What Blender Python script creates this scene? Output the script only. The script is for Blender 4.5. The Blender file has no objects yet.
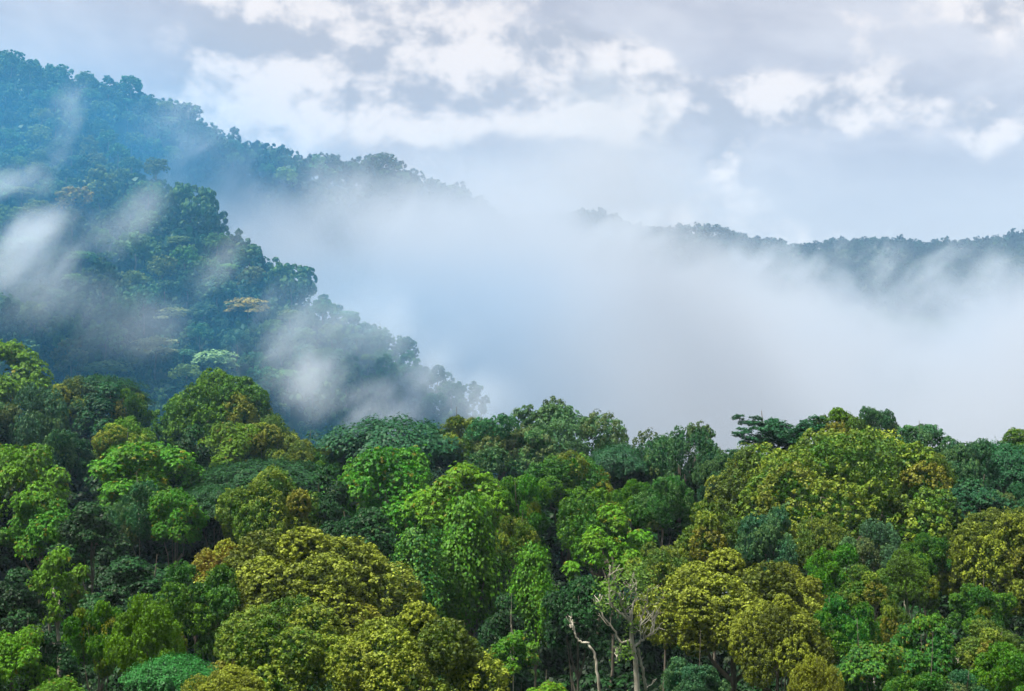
import bpy, math, random
import numpy as np

R = math.radians
scene = bpy.context.scene
COL = scene.collection
F = 1407.0                 # focal length in pixels of the photograph
CAMZ = 100.0               # height of the viewpoint above the valley datum
HORIZON = 300.0


def at(px, py, d):
    """A point d metres ahead of the viewpoint on the line of sight through a photo pixel."""
    return np.array([(px - 512.0) / F * d, d, CAMZ - (py - HORIZON) / F * d])


# ------------------------------------------------------------------ node helpers
def new_mat(name):
    m = bpy.data.materials.new(name)
    m.use_nodes = True
    m.node_tree.nodes.clear()
    return m, m.node_tree


class N:
    """Tiny wrapper for building node trees."""
    def __init__(self, nt):
        self.nt = nt

    def node(self, t, **kw):
        n = self.nt.nodes.new(t)
        for k, v in kw.items():
            setattr(n, k, v)
        return n

    def put(self, sock, v):
        if isinstance(v, bpy.types.NodeSocket):
            self.nt.links.new(v, sock)
        elif v is not None:
            sock.default_value = v

    def math(self, op, a, b=None, c=None, clamp=False):
        n = self.node('ShaderNodeMath', operation=op, use_clamp=clamp)
        self.put(n.inputs[0], a); self.put(n.inputs[1], b); self.put(n.inputs[2], c)
        return n.outputs[0]

    def vmath(self, op, a, b=None, scale=None):
        n = self.node('ShaderNodeVectorMath', operation=op)
        self.put(n.inputs[0], a); self.put(n.inputs[1], b)
        if scale is not None:
            self.put(n.inputs['Scale'], scale)
        return n.outputs['Value'] if op in ('LENGTH', 'DOT_PRODUCT') else n.outputs[0]

    def mix(self, f, a, b, blend='MIX'):
        n = self.node('ShaderNodeMix', data_type='RGBA', blend_type=blend)
        self.put(n.inputs[0], f); self.put(n.inputs[6], a); self.put(n.inputs[7], b)
        return n.outputs[2]

    def smooth(self, x, lo, hi, a=0.0, b=1.0):
        n = self.node('ShaderNodeMapRange', interpolation_type='SMOOTHSTEP')
        self.put(n.inputs[0], x); self.put(n.inputs[1], lo); self.put(n.inputs[2], hi)
        self.put(n.inputs[3], a); self.put(n.inputs[4], b)
        return n.outputs[0]

    def noise(self, vec, scale, detail=3.0, rough=0.55, dist=0.0):
        n = self.node('ShaderNodeTexNoise')
        self.put(n.inputs['Vector'], vec)
        n.inputs['Scale'].default_value = scale
        n.inputs['Detail'].default_value = detail
        n.inputs['Roughness'].default_value = rough
        n.inputs['Distortion'].default_value = dist
        return n.outputs[0]

    def sep(self, v):
        n = self.node('ShaderNodeSeparateXYZ')
        self.put(n.inputs[0], v)
        return n.outputs[0], n.outputs[1], n.outputs[2]

    def comb(self, x, y, z):
        n = self.node('ShaderNodeCombineXYZ')
        self.put(n.inputs[0], x); self.put(n.inputs[1], y); self.put(n.inputs[2], z)
        return n.outputs[0]


def leaf_material(name, accent, accent2, transl=0.22):
    """Foliage: the tree's own colour (object colour), flushes of a second leaf colour, leaf-to-leaf variation."""
    m, nt = new_mat(name)
    g = N(nt)
    a = g.node('ShaderNodeAttribute', attribute_name='tint')
    sc = g.node('ShaderNodeSeparateColor')
    nt.links.new(a.outputs['Color'], sc.inputs[0])
    oi = g.node('ShaderNodeObjectInfo')
    base = g.mix(sc.outputs[1], oi.outputs['Color'], (*accent, 1))
    base = g.mix(sc.outputs[2], base, (*accent2, 1))
    val = g.math('MULTIPLY_ADD', sc.outputs[0], 1.15, 0.40)
    col = g.mix(1.0, base, g.comb(val, val, val), 'MULTIPLY')
    p = g.node('ShaderNodeBsdfPrincipled')
    nt.links.new(col, p.inputs['Base Color'])
    p.inputs['Roughness'].default_value = 0.55
    p.inputs['Specular IOR Level'].default_value = 0.2
    t = g.node('ShaderNodeBsdfTranslucent')
    nt.links.new(g.mix(1.0, col, (1.2, 1.25, 0.6, 1), 'MULTIPLY'), t.inputs[0])
    mx = g.node('ShaderNodeMixShader')
    mx.inputs[0].default_value = transl
    nt.links.new(p.outputs[0], mx.inputs[1]); nt.links.new(t.outputs[0], mx.inputs[2])
    o = g.node('ShaderNodeOutputMaterial')
    nt.links.new(mx.outputs[0], o.inputs['Surface'])
    return m


def bark_material(name, c1, c2):
    m, nt = new_mat(name)
    g = N(nt)
    tc = g.node('ShaderNodeTexCoord')
    geo = g.node('ShaderNodeNewGeometry')
    v = g.vmath('MULTIPLY', geo.outputs['Position'], (1, 1, 0.25))
    n = g.noise(v, 3.0, 5, 0.65)
    n2 = g.noise(geo.outputs['Position'], 0.8, 3)
    f = g.smooth(g.math('ADD', g.math('MULTIPLY', n, 0.7), g.math('MULTIPLY', n2, 0.4)), 0.4, 0.7)
    p = g.node('ShaderNodeBsdfPrincipled')
    nt.links.new(g.mix(f, (*c1, 1), (*c2, 1)), p.inputs['Base Color'])
    p.inputs['Roughness'].default_value = 0.85
    o = g.node('ShaderNodeOutputMaterial')
    nt.links.new(p.outputs[0], o.inputs['Surface'])
    return m


M = {
    'gold': leaf_material('foliage_golden', (0.225, 0.275, 0.022), (0.22, 0.175, 0.020)),
    'green': leaf_material('foliage_green', (0.11, 0.24, 0.006), (0.20, 0.16, 0.010), 0.28),
    'teal': leaf_material('foliage_blue_green', (0.09, 0.18, 0.05), (0.13, 0.14, 0.04)),
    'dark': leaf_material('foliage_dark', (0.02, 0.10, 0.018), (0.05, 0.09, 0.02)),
    'hill': leaf_material('foliage_hill', (0.10, 0.19, 0.06), (0.14, 0.12, 0.03)),
    'bark': bark_material('bark_grey_brown', (0.07, 0.055, 0.04), (0.16, 0.14, 0.11)),
    'pale': bark_material('bark_pale', (0.22, 0.20, 0.15), (0.47, 0.44, 0.37)),
}


# ------------------------------------------------------------------ mesh helpers
def unit(v):
    return v / np.maximum(np.linalg.norm(v, axis=-1, keepdims=True), 1e-9)


def sphere_dirs(n, rng):
    return unit(rng.normal(size=(n, 3)))


class Leaves:
    """Collects leaf blades (rhombic faces) with a tint each."""
    def __init__(self, rng):
        self.rng = rng
        self.v, self.t = [], []

    def add(self, p, n, size, elong=1.3, tint=None, axis=None):
        k = len(p)
        if k == 0:
            return
        rng = self.rng
        n = unit(n)
        a = axis if axis is not None else rng.normal(size=(k, 3))
        a = unit(a - n * (a * n).sum(1, keepdims=True))
        b = np.cross(n, a)
        s = (np.ones(k) * size * rng.uniform(0.7, 1.35, k))[:, None]
        la, lb = a * s * 0.5 * elong, b * s * 0.5
        sag = n * s * 0.12
        q = np.stack([p - la, p - lb + sag, p + la, p + lb + sag], axis=1)
        self.v.append(q)
        self.t.append(np.repeat(tint[:, None, :], 4, axis=1))

    def arrays(self):
        return np.concatenate(self.v).reshape(-1, 3), np.concatenate(self.t).reshape(-1, 3)


def tube(points, radii, seg=7):
    """Vertices and faces of one tapering tube along points."""
    P = np.asarray(points, float)
    n = len(P)
    T = np.gradient(P, axis=0)
    T = unit(T)
    ref = np.array([0.31, 0.87, 0.1])
    A = unit(np.cross(T, ref))
    B = np.cross(T, A)
    ang = np.linspace(0, 2 * np.pi, seg, endpoint=False)
    ring = np.cos(ang)[None, :, None] * A[:, None, :] + np.sin(ang)[None, :, None] * B[:, None, :]
    V = (P[:, None, :] + ring * np.asarray(radii, float)[:, None, None]).reshape(-1, 3)
    Fc = []
    for i in range(n - 1):
        for j in range(seg):
            k = (j + 1) % seg
            Fc.append((i * seg + j, i * seg + k, (i + 1) * seg + k, (i + 1) * seg + j))
    Fc.append(tuple(range((n - 1) * seg, n * seg)))
    return V, Fc


def wavy(p0, p1, rng, n=8, amp=0.06):
    """A slightly crooked line between two points."""
    p0, p1 = np.asarray(p0, float), np.asarray(p1, float)
    t = np.linspace(0, 1, n)[:, None]
    L = np.linalg.norm(p1 - p0)
    off = rng.normal(size=(n, 3)) * amp * L * np.sin(np.pi * t) * 0.6
    off[0] = off[-1] = 0
    return p0 + (p1 - p0) * t + off


def leaf_mesh(name, V, T, mat, extra=None, mat2=None):
    """A mesh from leaf quads, with an optional trunk (tubes) using a second material."""
    nv = len(V)
    nq = nv // 4
    me = bpy.data.meshes.new(name)
    faces = np.arange(nv, dtype=np.int32)
    starts = np.arange(nq, dtype=np.int32) * 4
    totals = np.full(nq, 4, dtype=np.int32)
    tint = T
    mi = np.zeros(nq, dtype=np.int32)
    if extra:
        vs, fs, base = [V], [faces], nv
        st, tt, ex = [starts], [totals], 0
        loop = nv
        for ev, ef in extra:
            vs.append(ev)
            for f in ef:
                fs.append(np.array(f, dtype=np.int32) + base)
                st.append(np.array([loop], dtype=np.int32)); tt.append(np.array([len(f)], dtype=np.int32))
                loop += len(f); ex += 1
            base += len(ev)
        V = np.concatenate(vs); faces = np.concatenate(fs)
        starts = np.concatenate(st); totals = np.concatenate(tt)
        tint = np.concatenate([T, np.full((len(V) - nv, 3), 0.5)])
        mi = np.concatenate([mi, np.ones(ex, dtype=np.int32)])
    me.vertices.add(len(V)); me.vertices.foreach_set('co', V.astype(np.float32).ravel())
    me.loops.add(len(faces)); me.loops.foreach_set('vertex_index', faces.astype(np.int32))
    me.polygons.add(len(starts))
    me.polygons.foreach_set('loop_start', starts)
    me.materials.append(mat)
    if mat2:
        me.materials.append(mat2)
        me.polygons.foreach_set('material_index', mi)
    ca = me.color_attributes.new('tint', 'FLOAT_COLOR', 'POINT')
    ca.data.foreach_set('color', np.concatenate([tint, np.ones((len(tint), 1))], axis=1).astype(np.float32).ravel())
    me.update(calc_edges=True)
    me.validate()
    return me


def poly_mesh(name, parts, mat, smooth=True):
    V, Fc, b = [], [], 0
    for v, f in parts:
        V.append(v); Fc += [tuple(int(i) + b for i in q) for q in f]; b += len(v)
    me = bpy.data.meshes.new(name)
    me.from_pydata(np.concatenate(V).tolist(), [], Fc)
    me.materials.append(mat)
    if smooth:
        me.polygons.foreach_set('use_smooth', np.ones(len(me.polygons), dtype=bool))
    me.update()
    return me


def link(name, data, loc=(0, 0, 0), parent=None):
    o = bpy.data.objects.new(name, data)
    COL.objects.link(o)
    o.location = loc
    if parent is not None:
        o.parent = parent
    return o


def tag(o, label, cat=None, group=None, kind=None):
    o['label'] = label
    if cat: o['category'] = cat
    if group: o['group'] = group
    if kind: o['kind'] = kind
    return o


# ------------------------------------------------------------------ crowns (width 1, height = aspect, centred on 0)
def lobes_on(rng, n, aspect, zlo=-0.25, rr=(0.15, 0.25), wild=0.0):
    """Bulges of an uneven crown outline."""
    i = np.arange(n) + 0.5
    z = zlo + (1 - zlo) * (i / n)
    z = np.clip(z + rng.normal(size=n) * 0.06, zlo, 1)
    a = i * 2.399963 + rng.normal(size=n) * 0.35
    s = np.sqrt(np.maximum(1 - z * z, 0.02))
    d = np.stack([np.cos(a) * s, np.sin(a) * s, z], axis=1)
    r = rng.uniform(*rr, n)
    c = d * (0.5 - r * 0.85)[:, None] * rng.uniform(0.80 - wild * 0.5, 1.16 + wild, n)[:, None]
    c[:, 2] *= aspect * 1.15
    c = np.concatenate([c, [[0, 0, 0.02 * aspect]]])
    r = np.concatenate([r, [0.30 * min(1, aspect * 1.1)]])
    d = np.concatenate([d, [[0, 0, 1.0]]])
    return c, r, d


def puffs_on(rng, c, r, d, per, pr, rag=0.1, flat=1.0):
    """Small leaf heads over the outside of the bulges, those inside a neighbour left out."""
    P, PR, L, D = [], [], [], []
    for k in range(len(c)):
        u = sphere_dirs(per * 2, rng)
        keep = (u @ unit(d[k] + np.array([0, 0, 0.35]))) > -0.35
        u = u[keep][:per]
        p = c[k] + u * np.array([1.0 + 0.25 * (1 - flat), 1.0 + 0.25 * (1 - flat), flat]) * r[k] * rng.uniform(0.95 - rag, 1.02 + rag, (len(u), 1))
        dist = np.linalg.norm(p[:, None, :] - c[None], axis=2) / r[None]
        dist[:, k] = 9
        ok = dist.min(1) > 0.88
        P.append(p[ok]); D.append(u[ok])
        PR.append(r[k] * pr * np.clip(np.exp(rng.normal(size=ok.sum()) * 0.35), 0.45, 1.9))
        L.append(np.full(ok.sum(), k))
    return np.concatenate(P), np.concatenate(PR), np.concatenate(L), np.concatenate(D)


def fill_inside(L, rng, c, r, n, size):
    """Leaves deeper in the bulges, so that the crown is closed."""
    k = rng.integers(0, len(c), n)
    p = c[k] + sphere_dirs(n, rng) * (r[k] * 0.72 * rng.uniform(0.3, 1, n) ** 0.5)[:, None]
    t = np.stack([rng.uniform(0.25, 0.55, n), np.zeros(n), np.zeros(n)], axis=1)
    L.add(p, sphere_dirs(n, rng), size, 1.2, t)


def crown_cauliflower(seed, aspect=0.75, nl=15, per=26, leaves=64, leaf=0.019, gold=0.75, zlo=-0.3, rr=(0.13, 0.23), rust=0.12, pr=0.21, jit=0.28, rag=0.07, wild=0.0):
    rng = np.random.default_rng(seed)
    L = Leaves(rng)
    c, r, d = lobes_on(rng, nl, aspect, zlo, rr, wild)
    P, PR, LI, D = puffs_on(rng, c, r, d, per, pr, rag, 1.0 - wild)
    lobe_v = rng.uniform(-0.16, 0.16, len(c)); lobe_g = rng.uniform(-0.35, 0.35, len(c))
    lobe_r = (rng.uniform(0, 1, len(c)) < rust) * rng.uniform(0.3, 0.8, len(c))
    pv = 0.5 + lobe_v[LI] + rng.normal(size=len(P)) * 0.09
    pg = np.clip(gold + lobe_g[LI] + rng.normal(size=len(P)) * 0.14, 0, 1)
    n = len(P) * leaves
    i = np.repeat(np.arange(len(P)), leaves)
    u = sphere_dirs(n, rng)
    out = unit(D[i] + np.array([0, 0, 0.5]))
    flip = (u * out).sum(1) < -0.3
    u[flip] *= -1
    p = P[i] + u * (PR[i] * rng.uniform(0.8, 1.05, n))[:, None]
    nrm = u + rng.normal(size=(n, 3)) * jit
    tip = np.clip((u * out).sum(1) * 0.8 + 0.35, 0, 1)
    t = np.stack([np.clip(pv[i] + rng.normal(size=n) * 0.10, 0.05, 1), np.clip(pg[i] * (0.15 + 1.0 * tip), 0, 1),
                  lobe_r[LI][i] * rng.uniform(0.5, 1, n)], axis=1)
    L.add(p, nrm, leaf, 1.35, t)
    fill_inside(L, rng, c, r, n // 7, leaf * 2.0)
    return L.arrays()


def crown_leafy(seed, aspect=0.85, nl=15, sprays=60, per=13, leaf=0.034, flush=0.35, zlo=-0.55, rr=(0.11, 0.21), reach=1.0):
    """Broad leaves in drooping rosettes on ragged boughs."""
    rng = np.random.default_rng(seed)
    L = Leaves(rng)
    c, r, d = lobes_on(rng, nl, aspect, zlo, rr, 0.2)
    P, PR, LI, D = puffs_on(rng, c, r, d, sprays, 0.5, 0.14, 0.62)
    lobe_v = rng.uniform(-0.18, 0.18, len(c)); lobe_g = rng.uniform(-0.4, 0.4, len(c))
    P = P + rng.normal(size=P.shape) * 0.018
    i = np.repeat(np.arange(len(P)), per)
    n = len(i)
    a = rng.uniform(0, 2 * np.pi, n)
    rad = np.stack([np.cos(a), np.sin(a), np.zeros(n)], axis=1)
    up = unit(D[i] * 0.55 + np.array([0, 0, 0.8]) + rng.normal(size=(n, 3)) * 0.12)
    s = rng.uniform(0.35, 1.0, n)[:, None] * leaf * 1.5
    dr = rad - up * (rad * up).sum(1, keepdims=True)
    p = P[i] + dr * s - np.array([0, 0, 1.0]) * (s ** 1.0) * 0.35 + D[i] * 0.006
    nrm = up + dr * 0.45 + rng.normal(size=(n, 3)) * 0.28
    pv = 0.5 + lobe_v[LI] + rng.normal(size=len(P)) * 0.15
    pg = np.clip(flush + lobe_g[LI] + rng.normal(size=len(P)) * 0.25, 0, 1)
    t = np.stack([np.clip(pv[i] + rng.normal(size=n) * 0.1, 0.05, 1), pg[i] * rng.uniform(0.4, 1, n),
                  (rng.uniform(0, 1, len(P)) < 0.04)[i] * 0.7], axis=1)
    L.add(p, nrm, leaf, 1.7, t, axis=dr - np.array([0, 0, 0.5]))
    fill_inside(L, rng, c, r, n // 7, leaf * 1.6)
    return L.arrays()


def crown_umbrella(seed, aspect=0.32, pads=11, leaves=1500, leaf=0.017, flush=0.2):
    """Flat plates of fine foliage, one above another, thin at the rim."""
    rng = np.random.default_rng(seed)
    L = Leaves(rng)
    for k in range(pads):
        if k == 0:
            cx = cy = 0.0; z = 0.46 * aspect; R0 = 0.40
        else:
            a = k * 2.4 + rng.uniform(-0.4, 0.4)
            q = rng.uniform(0.16, 0.31)
            cx, cy = math.cos(a) * q, math.sin(a) * q
            z = aspect * (0.40 - 0.62 * (q / 0.32) ** 1.5 * rng.uniform(0.5, 1.0))
            R0 = rng.uniform(0.16, 0.24)
        n = leaves
        a = rng.uniform(0, 2 * np.pi, n)
        rad = np.sqrt(rng.uniform(0, 1, n))
        lump = 1 + 0.16 * np.sin(a * 3 + seed + k) + 0.12 * np.sin(a * 7 + k * 2) + 0.07 * np.sin(a * 13 + k)
        x = cx + np.cos(a) * rad * R0 * lump
        y = cy + np.sin(a) * rad * R0 * lump
        ripple = 0.007 * np.sin(x * 38 + k) + 0.007 * np.sin(y * 43 + seed)
        zz = z - (0.075 if k == 0 else 0.05) * rad ** 2 + ripple + rng.normal(size=n) * 0.009 - 0.02 * rng.uniform(0, 1, n) ** 2
        p = np.stack([x, y, zz], axis=1)
        nrm = np.stack([np.cos(a) * rad * 0.35, np.sin(a) * rad * 0.35, np.ones(n)], axis=1) + rng.normal(size=(n, 3)) * 0.18
        clump = 0.5 + 0.16 * np.sin(x * 40 + k * 3) * np.sin(y * 37 + k) + rng.uniform(-0.08, 0.08)
        t = np.stack([np.clip(clump + rng.normal(size=n) * 0.12, 0.05, 1), np.clip(flush + rng.normal(size=n) * 0.15, 0, 1), np.zeros(n)], axis=1)
        L.add(p, nrm, leaf, 1.6, t)
    return L.arrays()


def crown_vine(seed, aspect=1.5, strands=95, leaf=0.05, flush=0.3):
    """A pillar of climbers: leafy strands hanging from a rounded top, ragged at the foot."""
    rng = np.random.default_rng(seed)
    L = Leaves(rng)
    H = aspect
    for k in range(strands):
        a = rng.uniform(0, 2 * np.pi)
        q = 0.34 * math.sqrt(rng.uniform(0.25, 1)) * (1 + 0.25 * math.sin(3 * a + seed))
        top = H * (0.5 - 0.35 * (q / 0.4) ** 2) * rng.uniform(0.9, 1.0)
        bot = -H * rng.uniform(0.1, 0.5)
        m = int(140 * (top - bot) / H)
        s = rng.uniform(0, 1, m)
        z = top + (bot - top) * s
        w = 0.03 + 0.03 * np.sin(s * 14 + k)
        bul = 1 + 0.22 * np.sin(z * 5 + seed) + 0.1 * np.sin(z * 13 + k)
        x = math.cos(a) * q * bul + rng.normal(size=m) * w
        y = math.sin(a) * q * bul + rng.normal(size=m) * w
        p = np.stack([x, y, z], axis=1)
        out = np.stack([np.full(m, math.cos(a)), np.full(m, math.sin(a)), np.full(m, 0.8)], axis=1)
        nrm = out + rng.normal(size=(m, 3)) * 0.35
        t = np.stack([np.clip(0.5 + rng.normal() * 0.12 + rng.normal(size=m) * 0.14, 0.05, 1),
                      np.clip(flush + rng.normal() * 0.15 + rng.normal(size=m) * 0.2, 0, 1), np.zeros(m)], axis=1)
        L.add(p, nrm, leaf, 1.5, t, axis=np.tile([0, 0, -1.0], (m, 1)) + rng.normal(size=(m, 3)) * 0.5)
    return L.arrays()


def crown_feathery(seed, aspect=0.5, boughs=46, leaf=0.016, flush=0.2):
    """Open crown of level, feathery sprays with sky between them."""
    rng = np.random.default_rng(seed)
    L = Leaves(rng)
    for k in range(boughs):
        a = k * 2.4 + rng.uniform(-0.3, 0.3)
        el = rng.uniform(-0.1, 0.75)
        ln = rng.uniform(0.28, 0.56) * (1 - 0.35 * el)
        d = np.array([math.cos(a), math.sin(a), 0])
        base = np.array([0, 0, aspect * (-0.45 + 0.75 * el)])
        for s in np.linspace(0.35, 1, 9):
            ctr = base + d * ln * s + np.array([0, 0, aspect * 0.42 * s * (0.4 + el)]) + rng.normal(size=3) * 0.012
            m = 75
            aa = rng.uniform(0, 2 * np.pi, m)
            rr = np.sqrt(rng.uniform(0, 1, m)) * rng.uniform(0.04, 0.075)
            p = ctr + np.stack([np.cos(aa) * rr, np.sin(aa) * rr, rng.normal(size=m) * 0.008 - rr * 0.15], axis=1)
            nrm = np.array([0, 0, 1.0]) + rng.normal(size=(m, 3)) * 0.35
            t = np.stack([np.clip(0.5 + rng.normal() * 0.1 + rng.normal(size=m) * 0.12, 0.05, 1), np.clip(flush + rng.normal(size=m) * 0.15, 0, 1), np.zeros(m)], axis=1)
            L.add(p, nrm, leaf, 1.9, t)
    return L.arrays()


def crown_simple(seed, aspect=0.8, nl=9, per=10, leaves=22, leaf=0.05, flush=0.2, rr=(0.16, 0.27), zlo=-0.35):
    return crown_cauliflower(seed, aspect, nl, per, leaves, leaf, flush, zlo, rr, 0.0)


# ------------------------------------------------------------------ terrain
MOUNTAIN = [(-900, 480, 238, .46), (-420, 540, 208, .46), (-218, 600, 190, .46), (-166, 650, 183, .55), (-135, 700, 163, .8), (-111, 740, 162, 1.0), (-85, 780, 165, 1.0),
            (-61, 840, 165, 1.0), (-24, 900, 152, 1.0), (25, 960, 96, 1.0), (90, 1010, 40, 1.0)]
SPUR = [(-215, 570, 148), (-145, 520, 122), (-110, 498, 103), (-92, 470, 83), (-74, 448, 70), (-52, 428, 61), (-33, 415, 50), (-11, 398, 34), (14, 383, 8)]


def _far(px, py, d, off=5):
    p = at(px, py, d)
    return (p[0], p[1], p[2] - off)


FAR = [_far(560, 330, 1100), _far(615, 268, 1100), _far(648, 232, 1100), _far(690, 232, 1100), _far(722, 232, 1100), _far(770, 241, 1100), _far(800, 246, 1110),
       _far(860, 243, 1120), _far(940, 244, 1130), _far(1024, 236, 1130), _far(1180, 215, 1130), _far(1500, 180, 1100)]
BACK = [_far(430, 235, 1400), _far(545, 222, 1400), _far(585, 214, 1400), _far(612, 226, 1400), _far(700, 260, 1420)]


def sstep(x, a, b):
    t = np.clip((x - a) / (b - a), 0, 1)
    return t * t * (3 - 2 * t)


def ridge_height(x, y, line, slope):
    best = np.full(x.shape, -1e9)
    cut = 1.7 * np.clip(x + y - 386, 0, 200)        # the valley behind the spur
    for a, b in zip(line[:-1], line[1:]):
        (x0, y0, z0), (x1, y1, z1) = a[:3], b[:3]
        s0, s1 = (a[3], b[3]) if len(a) > 3 else (slope, slope)
        dx, dy = x1 - x0, y1 - y0
        t = np.clip(((x - x0) * dx + (y - y0) * dy) / (dx * dx + dy * dy), 0, 1)
        d = np.hypot(x - x0 - t * dx, y - y0 - t * dy)
        d = np.sqrt(d * d + 8 ** 2) - 8
        if len(a) > 3 and x0 < -165:
            z0, z1 = z0 - cut * sstep(d, 12, 70), z1 - cut * sstep(d, 12, 70)
        best = np.maximum(best, z0 + t * (z1 - z0) - (s0 + t * (s1 - s0)) * d)
    return best


def ground(x, y):
    x, y = np.asarray(x, float), np.asarray(y, float)
    near = 46 - 70 * sstep(y, 240, 350) + 47 * (1 - sstep(y, -10, 70)) + 10 * (1 - sstep(x, -110, -40)) * sstep(y, 150, 240) * (1 - sstep(y, 300, 360))
    behind = 70 + 0.75 * np.clip(-y - 20, 0, 220)  # unseen hill added behind the viewpoint to block low frontal light
    hs = [near, np.where(y < -15, behind, -60.0), ridge_height(x, y, MOUNTAIN, 0.46), ridge_height(x, y, SPUR, 1.05), ridge_height(x, y, FAR, 0.42), ridge_height(x, y, BACK, 0.42)]
    k = 5.0
    h = np.stack([np.full(x.shape, -24.0) + 12 * np.sin(x / 310.0) * np.cos(y / 270.0)] + hs)
    m = h.max(0)
    z = m + k * np.log(np.exp((h - m) / k).sum(0))
    z = z + 2.2 * np.sin(x / 23.0 + 1.3 * np.sin(y / 31.0)) * np.cos(y / 27.0) + 1.2 * np.sin(x / 9.0 + y / 12.0)
    return z


def build_ground():
    xs = np.concatenate([np.arange(-1240, -460, 40), np.arange(-460, 460, 8), np.arange(460, 1241, 40)]).astype(float)
    ys = np.concatenate([np.arange(-240, 20, 10), np.arange(20, 720, 7), np.arange(720, 1500, 13), np.arange(1500, 1661, 40)]).astype(float)
    X, Y = np.meshgrid(xs, ys)
    V = np.stack([X, Y, ground(X, Y)], axis=-1).reshape(-1, 3)
    nx, ny = len(xs), len(ys)
    i = (np.arange(ny - 1)[:, None] * nx + np.arange(nx - 1)[None]).ravel()
    q = np.stack([i, i + 1, i + nx + 1, i + nx], axis=1)
    m, nt = new_mat('forest_floor')
    g = N(nt)
    geo = g.node('ShaderNodeNewGeometry')
    f = g.noise(geo.outputs['Position'], 0.09, 6, 0.7)
    f2 = g.noise(geo.outputs['Position'], 0.9, 4, 0.7)
    c = g.mix(g.smooth(f, 0.35, 0.65), (0.012, 0.030, 0.008, 1), (0.03, 0.055, 0.012, 1))
    c = g.mix(g.smooth(f2, 0.5, 0.75), c, (0.035, 0.026, 0.014, 1))
    p = g.node('ShaderNodeBsdfPrincipled')
    nt.links.new(c, p.inputs['Base Color'])
    p.inputs['Roughness'].default_value = 0.95
    o = g.node('ShaderNodeOutputMaterial')
    nt.links.new(p.outputs[0], o.inputs['Surface'])
    o = link('ground', poly_mesh('ground', [(V, q)], m))
    tag(o, 'forested valley floor and hill slopes under the trees', kind='structure')


build_ground()


def raycast_ground(px, py, lift, d0=290.0, d1=1500.0):
    """Where the line of sight through a pixel first meets the ground raised by lift."""
    d = np.arange(d0, d1, 3.0)
    x = (px - 512.0) / F * d
    z = CAMZ - (py - HORIZON) / F * d
    below = np.nonzero(z < ground(x, d) + lift)[0]
    if not len(below):
        return None
    return x[below[0]], d[below[0]]


# ------------------------------------------------------------------ crown and trunk stock
STOCK = {}


def stock(kind, i, make, mat):
    V, T = make
    STOCK.setdefault(kind, []).append(leaf_mesh('crown_' + kind, V, T, M[mat]))


for i in range(3):
    stock('gold', i, crown_cauliflower(11 + i, 0.72, 19, 190, 24, 0.0105, 0.56, -0.3, (0.10, 0.20), 0.06, 0.125, 0.34, 0.09), 'gold')
    stock('gilt', i, crown_cauliflower(21 + i, 0.72, 18, 170, 24, 0.0115, 0.36, -0.3, (0.10, 0.20), 0.06, 0.13, 0.34, 0.09), 'gold')
    stock('olive', i, crown_cauliflower(31 + i, 0.74, 15, 100, 24, 0.0155, 0.26, -0.4, (0.11, 0.21), 0.06, 0.16, 0.4, 0.12, 0.15), 'gold')
    stock('leafy', i, crown_leafy(51 + i, 0.85, 17, 210, 9, 0.0165), 'green')
    stock('dense', i, crown_cauliflower(71 + i, 0.8, 15, 100, 22, 0.0155, 0.38, -0.5, (0.11, 0.21), 0.12, 0.16, 0.5, 0.16, 0.3), 'green')
    stock('teal', i, crown_cauliflower(91 + i, 0.75, 15, 100, 22, 0.015, 0.38, -0.5, (0.11, 0.20), 0.12, 0.16, 0.5, 0.16, 0.28), 'teal')
    stock('umbrella', i, crown_umbrella(111 + i, 0.27, 13, 5200, 0.0125), 'dark')
    stock('greendome', i, crown_cauliflower(181 + i, 0.62, 22, 100, 24, 0.0135, 0.32, -0.4, (0.10, 0.17), 0.12, 0.18, 0.4, 0.1, 0.05), 'green')
for i in range(2):
    stock('bigdome', i, crown_cauliflower(131 + i, 0.52, 38, 120, 24, 0.0075, 0.34, -0.2, (0.075, 0.14), 0.03, 0.14, 0.34, 0.09), 'gold')
    stock('hazedome', i, crown_cauliflower(136 + i, 0.52, 36, 50, 28, 0.0105, 0.42, -0.25, (0.08, 0.15), 0.10, 0.19, 0.4, 0.12, 0.15), 'teal')
    stock('vine', i, crown_vine(141 + i, 1.5, 180, 0.026), 'green')
    stock('sparse', i, crown_leafy(151 + i, 0.9, 10, 120, 10, 0.019, 0.5, -0.5, (0.09, 0.16)), 'green')
    stock('shade', i, crown_leafy(161 + i, 0.9, 13, 150, 9, 0.02, 0.2, -0.7, (0.12, 0.22)), 'dark')  # the shade of the gaps is put into these trees' dark leaf colour
stock('feathery', 0, crown_feathery(171), 'dark')


def trunk_mesh(seed, mat, forks=5, r0=0.028, fork_at=0.72):
    """Unit trunk: height 1 to the crown's middle, limbs spreading into the crown."""
    rng = np.random.default_rng(seed)
    parts = []
    main = wavy((0, 0, -0.05), (rng.normal() * 0.03, rng.normal() * 0.03, 1.0), rng, 10, 0.03)
    rad = np.linspace(r0, r0 * 0.55, 10); rad[0] *= 1.5
    parts.append(tube(main, rad, 8))
    for k in range(forks):
        t = fork_at + 0.25 * k / forks
        p0 = main[int(t * 9)]
        a = k * 2.4 + rng.uniform(-0.4, 0.4)
        q = rng.uniform(0.18, 0.33)
        p1 = p0 + np.array([math.cos(a) * q, math.sin(a) * q, rng.uniform(0.16, 0.32)])
        br = wavy(p0, p1, rng, 7, 0.09)
        br[1:-1, :2] += (p1 - p0)[:2] * 0.12
        parts.append(tube(br, np.linspace(r0 * 0.5, r0 * 0.12, 7), 6))
    return poly_mesh('trunk', parts, mat)


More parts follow.
